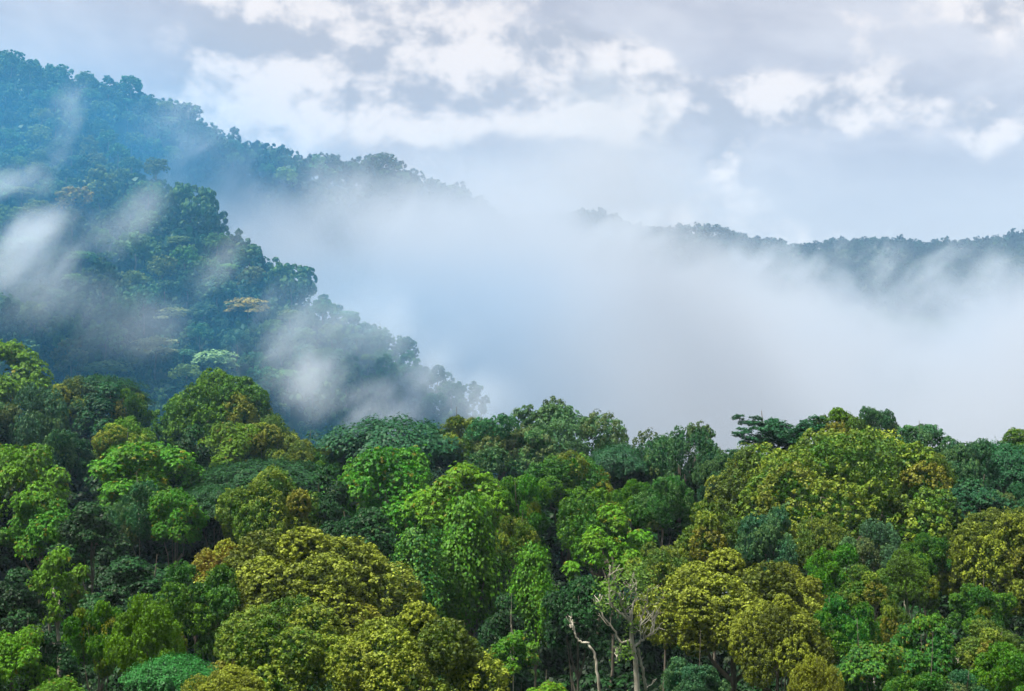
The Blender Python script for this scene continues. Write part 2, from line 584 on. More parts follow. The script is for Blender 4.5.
TRUNKS = {'bark': [trunk_mesh(200 + i, M['bark']) for i in range(3)], 'pale': [trunk_mesh(210 + i, M['pale']) for i in range(2)],
          'pole': [trunk_mesh(220, M['pale'], 3, 0.022, 0.85)]}

# leaf colours (linear)
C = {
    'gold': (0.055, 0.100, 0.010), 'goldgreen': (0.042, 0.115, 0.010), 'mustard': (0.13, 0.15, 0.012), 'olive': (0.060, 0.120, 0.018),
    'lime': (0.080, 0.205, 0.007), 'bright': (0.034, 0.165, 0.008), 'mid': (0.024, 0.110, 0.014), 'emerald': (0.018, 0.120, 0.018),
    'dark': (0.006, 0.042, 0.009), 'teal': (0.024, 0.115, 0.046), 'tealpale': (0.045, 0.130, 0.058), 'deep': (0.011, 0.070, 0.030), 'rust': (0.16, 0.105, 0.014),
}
NAMES = {'gold': 'golden_crown_tree', 'olive': 'olive_crown_tree', 'leafy': 'broadleaf_tree', 'dense': 'round_crown_tree', 'teal': 'blue_green_tree', 'umbrella': 'umbrella_tree',
         'gilt': 'golden_crown_tree', 'greendome': 'dome_crown_tree', 'bigdome': 'dome_crown_tree', 'hazedome': 'dome_crown_tree', 'vine': 'vine_covered_tree', 'sparse': 'slender_tree', 'shade': 'shaded_tree', 'feathery': 'feathery_tree'}

# foreground canopy: stock, crown centre and size in the photograph, colour, trunk, label
NEAR = [
    # along the upper edge, from the left
    ('leafy', 2, 388, 96, 74, 'lime', 'bark', 'yellow-green bushy crown at the left edge, sloping down from the top of the near canopy'),
    ('umbrella', 98, 391, 86, 26, 'dark', 'bark', 'dark flat-topped tree at the foot of the misty hill, left of the green dome'),
    ('teal', 33, 432, 72, 74, 'tealpale', 'bark', 'grey-blue green bushy crown near the left edge, below the yellow-green slope'),
    ('olive', 70, 406, 50, 46, 'olive', 'bark', 'brownish olive crown beside the grey-blue bushy crown'),
    ('shade', 104, 410, 44, 44, 'deep', 'bark', 'very dark blue-green crown under the dark flat-topped tree at the upper left'),
    ('dense', 131, 412, 40, 38, 'mid', 'bark', 'small mid-green crown touching the left side of the large green dome'),
    ('olive', 122, 440, 52, 36, 'lime', 'pale', 'yellow-olive crown showing thin pale branches, above the bright leafy tree'),
    ('greendome', 222, 412, 104, 66, 'goldgreen', 'bark', 'large rounded green dome with olive patches, standing highest in the left half'),
    ('leafy', 229, 450, 54, 44, 'lime', 'bark', 'lime-green leafy tree directly below the large green dome'),
    ('olive', 268, 442, 52, 42, 'olive', 'pale', 'olive crown with a bare pale fork, right of the lime leafy tree'),
    ('olive', 301, 457, 42, 32, 'olive', 'bark', 'small dull olive crown beside the drifting mist, left of the flat green umbrella tree'),
    ('dense', 328, 459, 36, 28, 'mid', 'bark', 'smallest round green crown tucked against the flat green umbrella tree'),
    ('umbrella', 392, 447, 136, 46, 'deep', 'bark', 'wide flat-topped green umbrella tree with a dark limb showing, in front of the mist'),
    ('olive', 465, 440, 60, 40, 'goldgreen', 'bark', 'yellowish olive crown between the flat umbrella tree and the blue-green crown'),
    ('teal', 502, 450, 80, 56, 'teal', 'bark', 'blue-green crown on the left shoulder of the central hazy dome'),
    ('hazedome', 562, 441, 126, 62, 'tealpale', 'bark', 'broad hazy blue-green dome in the middle of the upper edge'),
    ('umbrella', 622, 462, 72, 44, 'deep', 'bark', 'dark layered tree under the right shoulder of the central hazy dome'),
    ('hazedome', 683, 460, 92, 58, 'teal', 'bark', 'hazy green dome just left of the notch filled with mist'),
    ('teal', 720, 478, 46, 48, 'deep', 'bark', 'dark blue-green crown right under the misty notch in the upper edge'),
    ('feathery', 782, 443, 100, 46, 'deep', 'bark', 'feathery open tree with level sprays against the mist, right of the notch'),
    ('dense', 842, 436, 62, 46, 'olive', 'bark', 'green crown at the highest point of the right half, right of the feathery tree'),
    ('teal', 877, 428, 40, 34, 'teal', 'bark', 'small round blue-green crown standing up on the skyline at the right'),
    ('teal', 916, 449, 60, 40, 'tealpale', 'bark', 'pale grey-green misty crown just right of the small round skyline crown'),
    ('dense', 929, 477, 60, 48, 'olive', 'bark', 'mid-green rounded crown on the right shoulder of the huge olive dome'),
    ('teal', 963, 470, 52, 54, 'teal', 'bark', 'blue-green crown left of the dark layered tree at the right edge'),
    ('umbrella', 1000, 463, 86, 50, 'deep', 'bark', 'dark blue-green layered tree at the upper right edge with gaps of light'),
    ('olive', 1024, 450, 56, 34, 'goldgreen', 'bark', 'olive crown cut by the right edge, behind the dark layered tree'),
    # second row
    ('teal', 60, 456, 54, 44, 'deep', 'bark', 'dark blue-green crown below the brownish olive crown at the left'),
    ('leafy', 141, 478, 94, 60, 'bright', 'bark', 'wide bright green leafy tree below the yellow-olive crown at the left'),
    ('leafy', 28, 484, 76, 64, 'lime', 'bark', 'yellow-green broad-leaved tree at the left edge, below the grey-blue bushy crown'),
    ('shade', 187, 460, 46, 56, 'dark', 'pale', 'dark green tree with a pale trunk beside the black gap at the left'),
    ('umbrella', 268, 479, 142, 30, 'dark', 'bark', 'very wide dark flat-topped tree just above the yellow-green cauliflower crown'),
    ('umbrella', 216, 499, 58, 26, 'dark', 'bark', 'small dark flat layer of foliage over the black gap at the left'),
    ('gilt', 271, 514, 102, 80, 'goldgreen', 'bark', 'yellow-green cauliflower crown right of the black gap, above the great golden dome'),
    ('shade', 326, 508, 48, 66, 'dark', 'bark', 'dark tree squeezed between the yellow-green cauliflower crown and the bright rusty-flecked tree'),
    ('leafy', 384, 492, 84, 72, 'bright', 'bark', 'bright green tree flecked with rusty leaves below the wide flat umbrella tree'),
    ('leafy', 464, 502, 88, 58, 'lime', 'bark', 'lime green leafy crown above the hanging climbers in the middle'),
    ('dense', 524, 508, 50, 52, 'bright', 'bark', 'bright green crown right of the lime leafy crown in the middle'),
    ('greendome', 566, 484, 84, 50, 'mid', 'bark', 'mid-green rounded crown below the central hazy dome'),
    ('dense', 632, 499, 38, 32, 'bright', 'bark', 'small bright round crown in front of the dark layered tree at the centre'),
    ('teal', 664, 503, 50, 44, 'mid', 'bark', 'dull green crown below the hazy dome left of the notch'),
    ('bigdome', 838, 492, 236, 112, 'goldgreen', 'bark', 'huge olive-gold dome, the widest crown of the right half'),
    ('olive', 752, 486, 74, 58, 'olive', 'bark', 'olive crown forming the left flank of the huge olive-gold dome'),
    ('shade', 976, 505, 64, 40, 'deep', 'bark', 'dark crown between the huge olive dome and the golden crown at the right edge'),
    ('teal', 1020, 508, 44, 40, 'teal', 'bark', 'blue-green crown cut by the right edge, above the golden crown'),
    # third row
    ('leafy', 40, 523, 62, 50, 'bright', 'bark', 'green broad-leaved tree below the yellow-green one at the left edge'),
    ('teal', 139, 513, 48, 54, 'teal', 'pole', 'blue-green tree standing on a straight pale trunk at the left'),
    ('leafy', 174, 516, 44, 44, 'bright', 'bark', 'bright green small tree at the left side of the black gap'),
    ('shade', 92, 532, 60, 50, 'dark', 'bark', 'dark green tree left of the straight pale trunk'),
    ('shade', 360, 545, 70, 60, 'dark', 'bark', 'shadowy green tree below the bright rusty-flecked tree'),
    ('vine', 467, 562, 60, 110, 'bright', 'bark', 'tall pillar of bright green climbers in the middle'),
    ('vine', 420, 574, 50, 76, 'emerald', 'bark', 'shorter green pillar of climbers left of the tall one'),
    ('olive', 515, 540, 40, 40, 'goldgreen', 'bark', 'small yellowish crown between two climber pillars in the middle'),
    ('dense', 600, 530, 90, 64, 'mid', 'bark', 'mid-green crown behind the pale lime loose tree'),
    ('sparse', 612, 549, 72, 66, 'lime', 'bark', 'pale lime loose-leaved tree above the dead tree'),
    ('olive', 663, 568, 56, 40, 'olive', 'bark', 'olive crown between the dead tree and the big golden crown'),
    ('olive', 712, 540, 72, 60, 'goldgreen', 'bark', 'green cauliflower crown above the big golden crown'),
    ('teal', 766, 548, 62, 64, 'teal', 'bark', 'blue-green drooping crown below the huge olive-gold dome'),
    ('olive', 823, 543, 50, 44, 'olive', 'bark', 'small olive crown hanging below the middle of the huge dome'),
    ('teal', 876, 560, 60, 62, 'tealpale', 'pale', 'blue-green crown with pale forked limbs below the huge dome'),
    ('dense', 925, 556, 48, 38, 'emerald', 'bark', 'small emerald crown in the shade beneath the right end of the huge dome'),
    ('gilt', 1000, 558, 108, 90, 'gold', 'bark', 'golden crown cut by the right edge, with green lower boughs'),
    # fourth row
    ('shade', 10, 597, 54, 46, 'dark', 'bark', 'dark tree at the left edge behind the forked slender tree'),
    ('sparse', 57, 584, 58, 58, 'lime', 'fork', 'slender tree with a light green top on a forked pale trunk'),
    ('shade', 140, 586, 76, 48, 'dark', 'bark', 'dark green tree below the straight pale trunk'),
    ('gold', 306, 588, 196, 110, 'gold', 'bark', 'great golden dome, the largest crown of the lower left'),
    ('gold', 238, 578, 86, 66, 'rust', 'bark', 'rusty brown crown at the left flank of the great golden dome'),
    ('dense', 195, 608, 84, 68, 'mid', 'bark', 'mid-green crown left of the rusty brown one'),
    ('vine', 534, 592, 42, 78, 'bright', 'bark', 'narrow green climber pillar left of the dead tree'),
    ('shade', 577, 614, 62, 60, 'dark', 'bark', 'dark shadowy tree between the climber pillar and the dead tree'),
    ('shade', 500, 632, 44, 60, 'dark', 'bark', 'dark tree right of the nearest golden crown, behind the small level tree'),
    ('gold', 727, 607, 158, 100, 'gold', 'bark', 'big golden cauliflower crown right of the dead tree'),
    ('olive', 790, 592, 66, 46, 'mustard', 'bark', 'smooth mustard crown behind the big golden crown'),
    ('dense', 836, 576, 52, 50, 'bright', 'bark', 'bright green round crown right of the mustard crown'),
    ('olive', 866, 589, 50, 38, 'goldgreen', 'bark', 'yellow-green crown below the crown with pale forked limbs'),
    ('dense', 908, 581, 52, 50, 'olive', 'pale', 'round green crown on a curved pale stem beside the dark gap at the right'),
    ('dense', 982, 609, 52, 38, 'mid', 'bark', 'mid-green tuft below the golden crown at the right edge'),
    # lowest rows
    ('dense', 96, 636, 60, 70, 'bright', 'bark', 'bright green tree right of the forked slender tree'),
    ('dense', 149, 642, 74, 78, 'lime', 'bark', 'yellow-green leafy crown at the lower left, left of the mid-green crown'),
    ('leafy', 14, 668, 60, 64, 'lime', 'bark', 'yellowish bush-like tree in the bottom left corner'),
    ('shade', 53, 664, 42, 50, 'dark', 'bark', 'dark small tree under the forked slender tree'),
    ('umbrella', 172, 676, 82, 36, 'emerald', 'bark', 'grass-green flat layered tree at the bottom, left of the golden crowns'),
    ('gilt', 285, 656, 150, 90, 'goldgreen', 'bark', 'olive-gold cauliflower crown under the great golden dome'),
    ('gold', 415, 664, 158, 106, 'gold', 'bark', 'nearest golden cauliflower crown at the bottom, left of the middle'),
    ('gold', 226, 694, 74, 46, 'mustard', 'bark', 'yellow crown top at the very bottom, left of the olive-gold crown'),
    ('sparse', 514, 651, 48, 30, 'bright', 'pole', 'small level-topped tree on a thin pale stem right of the nearest golden crown'),
    ('gold', 777, 637, 92, 76, 'gold', 'bark', 'golden crown in front of the big golden one, with hanging lower boughs'),
    ('gold', 816, 686, 50, 56, 'mustard', 'bark', 'small mustard crown at the bottom, right of the hanging golden boughs'),
    ('dense', 843, 636, 62, 58, 'emerald', 'bark', 'emerald crown right of the two golden crowns'),
    ('olive', 892, 627, 38, 44, 'goldgreen', 'bark', 'small yellow-tipped tree left of the dark gap at the lower right'),
    ('leafy', 924, 657, 62, 66, 'emerald', 'bark', 'emerald leafy tree left of the short pale snag'),
    ('leafy', 872, 674, 64, 52, 'emerald', 'bark', 'dark emerald leafy tree at the bottom, right of the small mustard crown'),
    ('olive', 990, 647, 62, 42, 'olive', 'bark', 'flat olive crown above the bottom right corner'),
    ('dense', 1010, 676, 72, 54, 'bright', 'bark', 'bright green crown in the bottom right corner'),
    ('teal', 692, 688, 56, 44, 'teal', 'bark', 'blue-green bushy crown at the bottom between the dead tree and the golden crowns'),
    ('leafy', 56, 706, 52, 40, 'lime', 'bark', 'lime crown top just showing at the bottom left'),
    ('leafy', 546, 704, 56, 36, 'lime', 'bark', 'yellow-green crown top at the bottom, left of the crooked bare branch'),
    ('dense', 920, 700, 60, 44, 'mid', 'bark', 'green crown top at the bottom, left of the short pale snag'),
    ('teal', 962, 694, 48, 36, 'teal', 'bark', 'blue-green small crown at the foot of the short pale snag'),
]


def near_depth(cy):
    return 100 + (690 - cy) * 0.5


rnd = random.Random(7)
NEAR_POS = []
for n, (kind, cx, cy, w, h, colour, bark, label) in enumerate(NEAR):
    d = near_depth(cy) + rnd.uniform(-2, 2)
    c = at(cx, cy, d)
    W, H = w / F * d, h / F * d
    gz = float(ground(c[0], c[1]))
    root = link(NAMES[kind], None, (c[0], c[1], gz))
    tag(root, label, 'tree', 'trees of the near canopy')
    meshes = STOCK[kind]
    me = meshes[n % len(meshes)]
    zs = [v for v in (me.vertices[0].co.z,)]
    co = np.empty(len(me.vertices) * 3, dtype=np.float32)
    me.vertices.foreach_get('co', co)
    co = co.reshape(-1, 3)
    ext = np.percentile(co, 99.5, axis=0) - np.percentile(co, 0.5, axis=0)
    mid = (np.percentile(co, 99.5, axis=0) + np.percentile(co, 0.5, axis=0)) / 2
    cr = link('crown', me, (0, 0, 0), root)
    grow = 1.08 if kind in ('gold', 'gilt', 'bigdome', 'umbrella', 'feathery') else 1.2
    sx = W / max(ext[0], ext[1]) * grow
    sz = H / ext[2] * grow
    sz = min(max(sz, sx * 0.75), sx * 1.7)
    cr.scale = (sx, sx, sz)
    cr.location = (0, 0, c[2] - gz - mid[2] * sz)
    cr.rotation_euler = (0, 0, rnd.uniform(0, 6.283))
    jit = [rnd.uniform(0.88, 1.12) for _ in range(3)]
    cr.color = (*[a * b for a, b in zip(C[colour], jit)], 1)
    Ht = c[2] - gz
    NEAR_POS.append((c, W, H, gz))
    if bark == 'fork':
        a = at(cx + 3, cy + 66, d) - np.array([c[0], c[1], gz])
        rng = np.random.default_rng(5)
        parts = [tube(wavy((0, 0, -0.5), a, rng, 6, 0.02), np.linspace(0.34, 0.22, 6), 8)]
        for ex, ey in ((-14, 18), (2, 16), (-4, 4)):
            e = at(cx + ex, cy + ey, d) - np.array([c[0], c[1], gz])
            b = wavy(a, e, rng, 6, 0.04)
            b[1:3, 0] += (e - a)[0] * 0.25
            parts.append(tube(b, np.linspace(0.2, 0.1, 6), 7))
        link('trunk', poly_mesh('trunk', parts, M['pale']), (0, 0, 0), root)
    else:
        tm = TRUNKS[bark]
        tr = link('trunk', tm[n % len(tm)], (0, 0, 0), root)
        s = W if kind not in ('vine', 'umbrella') else (W * 1.2 if kind == 'vine' else W * 0.7)
        if bark == 'pole':
            s = W * 0.7
        tr.scale = (s, s, Ht * (0.97 if kind != 'umbrella' else 0.86))
        tr.rotation_euler = (0, 0, rnd.uniform(0, 6.283))


# ------------------------------------------------------------------ dead trees
def bare_tree(name, label, base_px, d, branches, r0, group=None, sprigs=None):
    """branches: polylines in photo pixels with their end radii; the first is the trunk, which runs down to the ground."""
    b = at(base_px[0], base_px[1], d)
    gz = float(ground(b[0], b[1]))
    root = link(name, None, (b[0], b[1], gz))
    tag(root, label, 'dead tree', group)
    o = np.array([b[0], b[1], gz])
    rng = np.random.default_rng(int(base_px[0]))
    for k, (pts, ra, rb) in enumerate(branches):
        ra, rb = ra * 0.75, rb * 0.8
        P = []
        dz = 0.0 if k == 0 else rng.uniform(-1.5, 1.5)
        for j, (x, y) in enumerate(pts):
            dd = d + dz * j / max(len(pts) - 1, 1)
            P.append(at(x, y, dd) - o)
        if k == 0:
            P.insert(0, np.array([0, 0, -0.4]))
        P = np.array(P)
        t = np.linspace(0, len(P) - 1, len(P) * 4)
        i = np.clip(t.astype(int), 0, len(P) - 2)
        fr = (t - i)[:, None]
        Q = P[i] * (1 - fr) + P[i + 1] * fr
        Q[1:-1] = (Q[:-2] + 2 * Q[1:-1] + Q[2:]) / 4
        Q[1:-1] += rng.normal(size=(len(Q) - 2, 3)) * 0.035
        tubes = [tube(Q, np.linspace(ra, rb, len(Q)), 7)]
        if k > 0:
            for q in range(6):
                i0 = rng.integers(len(Q) // 3, len(Q))
                dv_ = unit(np.array([rng.normal() * 0.7, rng.normal() * 0.7, rng.uniform(0.4, 1.2)]))
                ln = rng.uniform(0.5, 1.5)
                tw = wavy(Q[i0], Q[i0] + dv_ * ln, rng, 5, 0.12)
                tubes.append(tube(tw, np.linspace(0.045, 0.018, 5), 5))
                tubes.append(tube(wavy(tw[2], tw[2] + unit(dv_ + rng.normal(size=3) * 0.6) * ln * 0.5, rng, 4, 0.1), np.linspace(0.03, 0.014, 4), 5))
        link('trunk' if k == 0 else 'branch', poly_mesh('limb', tubes, M['pale']), (0, 0, 0), root)
    if sprigs:
        L = Leaves(rng)
        for (x, y, r, n) in sprigs:
            p = at(x, y, d) - o + rng.normal(size=(n, 3)) * np.array([r, r, r * 0.8])
            t = np.stack([np.clip(0.5 + rng.normal(size=n) * 0.15, 0, 1), rng.uniform(0, 0.6, n), np.zeros(n)], axis=1)
            L.add(p, rng.normal(size=(n, 3)) * 0.5 + np.array([0, -0.3, 1]), 0.17, 1.4, t)
        V, T = L.arrays()
        lf = link('climber', leaf_mesh('climber', V, T, M['green']), (0, 0, 0), root)
        lf.color = (*C['olive'], 1)
    return root


bare_tree('dead_tree', 'bare pale dead tree with many upright branches, right of the middle at the bottom', (637, 700), 112, [
    ([(637, 690), (636, 665), (633, 648), (631, 625), (631, 612)], 0.34, 0.17),
    ([(631, 625), (627, 618), (617, 611), (610, 603), (609, 590), (610, 572)], 0.15, 0.05),
    ([(631, 640), (621, 644), (613, 628), (604, 618), (600, 608), (600, 594)], 0.13, 0.05),
    ([(630, 618), (626, 614), (621, 604), (620, 592)], 0.12, 0.05),
    ([(631, 615), (633, 604), (636, 594), (637, 580)], 0.13, 0.05),
    ([(634, 634), (640, 624), (644, 612), (647, 600), (648, 588)], 0.14, 0.05),
    ([(635, 646), (641, 641), (649, 635), (654, 631), (655, 615)], 0.14, 0.06),
    ([(651, 634), (653, 622), (653, 615)], 0.08, 0.04),
    ([(632, 600), (630, 592), (629, 584)], 0.07, 0.03),
    ([(620, 645), (618, 652), (617, 661)], 0.08, 0.05),
    ([(638, 648), (641, 662), (644, 676), (646, 690)], 0.13, 0.15),
    ([(641, 641), (640, 630), (642, 620)], 0.06, 0.03),
], 0.34, None, [(612, 586, 0.7, 120), (624, 578, 0.8, 180), (634, 574, 0.8, 180), (644, 588, 0.6, 80), (620, 604, 0.5, 130), (632, 625, 0.4, 120), (604, 606, 0.4, 90), (626, 650, 0.5, 140)])
bare_tree('dead_tree', 'crooked bare branch rising alone left of the bare dead tree', (601, 696), 108, [
    ([(600, 690), (597, 672), (596, 660), (591, 648), (588, 643), (580, 642), (576, 637), (574, 630), (572, 624)], 0.17, 0.07),
    ([(574, 630), (571, 627)], 0.06, 0.03),
], 0.17)
bare_tree('dead_tree', 'short pale broken snag in the dark gap at the lower right', (952, 690), 118, [
    ([(952, 686), (953, 672), (954, 664), (953, 659)], 0.17, 0.10),
    ([(954, 668), (957, 664)], 0.08, 0.04),
], 0.15)


# ------------------------------------------------------------------ hill trees
def hill_stock(kind, make, mat='hill', trunk=True):
    V, T = make
    rng = np.random.default_rng(3)
    zlo = V[:, 2].min()
    extra = [tube(wavy((0, 0, zlo - 0.7), (0.01, 0, zlo * 0.3), rng, 5, 0.02), np.linspace(0.028, 0.018, 5), 6)] if trunk else None
    STOCK.setdefault(kind, []).append(leaf_mesh('hill_' + kind, V, T, M[mat], extra, M['bark']))


for i in range(3):
    hill_stock('h_round', crown_simple(301 + i, 0.85, 12, 14, 26, 0.04, 0.3, (0.12, 0.22)))
    hill_stock('h_flat', crown_umbrella(311 + i, 0.34, 8, 330, 0.042, 0.3))
for i in range(2):
    hill_stock('h_tall', crown_simple(321 + i, 1.25, 12, 12, 24, 0.045, 0.25, (0.12, 0.2), -0.7))
    hill_stock('h_dome', crown_simple(331 + i, 0.6, 18, 12, 26, 0.034, 0.35, (0.1, 0.17), -0.2))

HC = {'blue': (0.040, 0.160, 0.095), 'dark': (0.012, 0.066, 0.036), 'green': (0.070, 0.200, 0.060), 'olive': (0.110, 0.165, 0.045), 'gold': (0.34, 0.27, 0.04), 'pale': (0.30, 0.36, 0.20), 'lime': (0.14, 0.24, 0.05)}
HNAME = {'h_round': 'round_crown_tree', 'h_flat': 'umbrella_tree', 'h_tall': 'tall_crown_tree', 'h_dome': 'dome_crown_tree'}
HLOOK = {'h_round': 'rounded', 'h_flat': 'flat-topped', 'h_tall': 'tall narrow', 'h_dome': 'domed'}
HCOL = {'blue': 'blue-green', 'dark': 'dark', 'green': 'green', 'olive': 'olive', 'gold': 'golden', 'pale': 'pale', 'lime': 'light green'}
# landmarks: stock, crown centre, width, height (px), colour, label, short name used in the labels of neighbours
MARKS = [
    ('h_flat', 248, 306, 48, 20, 'gold', 'golden flat-topped tree alone on the misty hillside', 'golden flat-topped tree'),
    ('h_round', 74, 200, 34, 24, 'gold', 'yellowish round tree high on the hill beside the white mist', 'high yellowish tree'),
    ('h_round', 40, 212, 36, 22, 'olive', 'olive round tree on the hill, just left of the high yellowish tree', 'high olive tree'),
    ('h_dome', 190, 212, 54, 52, 'blue', 'large blue-green domed tree standing out against the valley mist', 'large blue dome tree'),
    ('h_flat', 155, 346, 48, 22, 'pale', 'pale whitish flat-topped tree low on the misty hillside', 'pale flat-topped tree'),
    ('h_flat', 214, 360, 52, 24, 'pale', 'pale flat-topped tree nearest the foot of the hill, right of the other pale one', 'lower pale tree'),
    ('h_flat', 172, 314, 36, 16, 'pale', 'small pale flat-topped tree above the two larger pale ones', 'small pale tree'),
    ('h_flat', 108, 369, 54, 20, 'olive', 'low olive flat-topped tree at the foot of the misty hill', 'low olive flat tree'),
    ('h_round', 66, 335, 40, 40, 'green', 'green round tree near the foot of the hill, left of the pale trees', 'low green tree'),
    ('h_tall', 6, 330, 34, 60, 'dark', 'tall dark tree at the left edge near the foot of the hill', 'tall edge tree'),
    ('h_round', 405, 350, 28, 26, 'dark', 'dark round tree standing up from the edge of the lower spur', 'dark spur-edge tree'),
    ('h_round', 85, 68, 20, 14, 'blue', 'bushy tree standing proud on the skyline of the high hill', 'proud skyline tree'),
    ('h_tall', 234, 137, 13, 20, 'dark', 'narrow pointed tree at the end of the high skyline', 'pointed skyline tree'),
    ('h_dome', 290, 285, 50, 40, 'blue', 'broad hazy dome on the spur right of the golden flat-topped tree', 'hazy spur dome'),
    ('h_dome', 380, 163, 34, 16, 'dark', 'grey dome-shaped tree on the ridge rising out of the mist', 'grey ridge dome'),
    ('h_dome', 448, 197, 40, 22, 'dark', 'last grey clump at the right end of the misty ridge', 'last ridge clump'),
    ('h_round', 135, 250, 44, 34, 'green', 'green round tree in the middle of the hill, between wisps of mist', 'mid-hill green tree'),
    ('h_round', 493, 400, 18, 18, 'blue', 'lowest small tree at the tip of the spur, just above the near canopy', 'spur tip tree'),
]


def hill_tree(kind, px, py, w, h, colour, label, d=None, group='trees on the misty hillside', rn=rnd):
    if d is None:
        hit = raycast_ground(px, py + h * 0.2, 12.5)
        if hit is None:
            return None
        d = hit[1] + 2.0
    c = at(px, py, d)
    gz = float(ground(c[0], c[1]))
    meshes = STOCK[kind]
    me = meshes[rn.randrange(len(meshes))]
    W, H = w / F * d, h / F * d
    asp = {'h_round': 0.85, 'h_flat': 0.4, 'h_tall': 1.35, 'h_dome': 0.65}[kind]
    s = W * 1.05
    o = link(HNAME[kind], me, c)
    o.scale = (s, s, min(max(H / asp, s * 0.7), s * 1.4))
    o.rotation_euler = (0, 0, rn.uniform(0, 6.28))
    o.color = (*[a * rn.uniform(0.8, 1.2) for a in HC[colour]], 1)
    tag(o, label, 'tree', group)
    return d


placed = []
for kind, px, py, w, h, colour, label, short in MARKS:
    hill_tree(kind, px, py, w, h, colour, label)
    placed.append((px, py, w))

# the rest of the hill: one tree wherever there is room, named after the nearest landmark
SKY_EDGE = [(-20, 56), (0, 57), (50, 63), (85, 66), (130, 80), (180, 103), (210, 125), (245, 152), (300, 160), (350, 157), (395, 165), (430, 188), (470, 203), (480, 225)]
SPUR_EDGE = [(150, 186), (180, 184), (215, 200), (240, 246), (290, 268), (330, 298), (360, 322), (420, 362), (460, 388), (500, 416)]


def edge_y(line, x):
    return float(np.interp(x, [p[0] for p in line], [p[1] for p in line]))


rh = random.Random(21)
cand = []
for _ in range(9000):
    px = rh.uniform(-8, 490)
    top = edge_y(SKY_EDGE, px) if px < 478 else 400
    py = rh.uniform(top + 3, 418)
    if px > 170:
        if py < edge_y(SPUR_EDGE, px) + 4 and py > edge_y(SKY_EDGE, px) + 22:
            continue                                    # the mist between the spur and the ridge
    if py > 352 + 0.12 * px:
        continue                                        # behind the near canopy
    cand.append((px, py))
auto = []
for px, py in cand:
    skyline = py < edge_y(SKY_EDGE, px) + 16
    far = skyline and px > 225
    w = rh.uniform(14, 21) if far else (rh.uniform(18, 28) if py < 180 else (rh.uniform(19, 30) if px > 290 else rh.uniform(26, 44)))
    if all((px - a) ** 2 + ((py - b) * 1.25) ** 2 > (0.40 * (w + ww)) ** 2 for a, b, ww in placed):
        placed.append((px, py, w)); auto.append((px, py, w))
    if len(auto) >= 172:
        break

DIRS = ['right of', 'upper right of', 'above', 'upper left of', 'left of', 'lower left of', 'below', 'lower right of']
ORD = ['nearest', 'second', 'third', 'fourth', 'fifth', 'sixth', 'seventh', 'eighth', 'ninth', 'tenth', 'eleventh', 'twelfth']
where = {}
rows = []
for px, py, w in auto:
    m = min(MARKS, key=lambda q: (q[1] - px) ** 2 + (q[2] - py) ** 2)
    k = int(round(math.atan2(m[2] - py, px - m[1]) / (math.pi / 4))) % 8
    dist = math.hypot(m[1] - px, m[2] - py)
    rows.append((px, py, w, m[7], k, dist))
rank = {}
for r in sorted(rows, key=lambda r: r[5]):
    rank[r[:2]] = where.get((r[3], r[4]), 0)
    where[(r[3], r[4])] = rank[r[:2]] + 1
for px, py, w, short, k, dist in rows:
    skyline = py < edge_y(SKY_EDGE, px) + 14
    kind = rh.choices(['h_round', 'h_flat', 'h_tall', 'h_dome'], [5, 1.6 if py > 190 else 0.3, 1.4, 2.2])[0]
    colour = rh.choices(['blue', 'dark', 'green', 'olive', 'lime', 'pale'], [5, 3.2, 3, 1.5, 0.8, 0.7 if py > 220 and kind == 'h_flat' else 0])[0]
    h = w * {'h_round': 0.85, 'h_flat': 0.42, 'h_tall': 1.3, 'h_dome': 0.66}[kind]
    place = '%s tree %s the %s' % (ORD[rank[(px, py)]], DIRS[k], short)
    look = '%s %s crown%s' % (HCOL[colour], HLOOK[kind], ' on the skyline' if skyline else '')
    hill_tree(kind, px, py, w, h, colour, place + ', ' + look, rn=rh)


# ------------------------------------------------------------------ the woods between (uncountable)
def forest(name, label, pts, sizes, lift, base, mat, colour, seed):
    """One object: many overlapping crowns that read as a continuous wood."""
    rng = np.random.default_rng(seed)
    Vs, Ts = [], []
    for (x, y), s in zip(pts, sizes):
        V, T = base[rng.integers(len(base))]
        a = rng.uniform(0, 6.28)
        ca, sa = math.cos(a), math.sin(a)
        q = V * np.array([s, s, s * rng.uniform(0.8, 1.3)])
        q = np.stack([q[:, 0] * ca - q[:, 1] * sa, q[:, 0] * sa + q[:, 1] * ca, q[:, 2]], axis=1)
        z = float(ground(x, y)) + (lift(x, y) if callable(lift) else lift) * rng.uniform(0.75, 1.25)
        Vs.append(q + np.array([x, y, z]))
        t = T.copy()
        t[:, 0] = np.clip(t[:, 0] + rng.uniform(-0.18, 0.18), 0, 1)
        t[:, 1] = np.clip(t[:, 1] + rng.uniform(-0.25, 0.35), 0, 1)
        Ts.append(t)
    o = link(name, leaf_mesh(name, np.concatenate(Vs), np.concatenate(Ts), M[mat]))
    o.color = (*colour, 1)
    tag(o, label, kind='stuff')
    return o


SMALL = [crown_simple(400 + i, 0.85, 8, 7, 14, 0.075, 0.2) for i in range(4)]
FAR_C = [crown_simple(410 + i, 0.85, 7, 5, 8, 0.10, 0.2) for i in range(4)]
UNDER = [crown_leafy(420 + i, 0.8, 10, 34, 8, 0.05, 0.15, -0.8, (0.16, 0.26)) for i in range(4)]


def seen_span(x, y, margin=60):
    px = x / np.maximum(y, 1) * F + 512
    return (px > -margin) & (px < 1024 + margin)


def jitter_grid(x0, x1, y0, y1, step, seed):
    rng = np.random.default_rng(seed)
    X, Y = np.meshgrid(np.arange(x0, x1, step), np.arange(y0, y1, step))
    return np.stack([X.ravel(), Y.ravel()], axis=1) + rng.uniform(-0.45, 0.45, (X.size, 2)) * step, rng


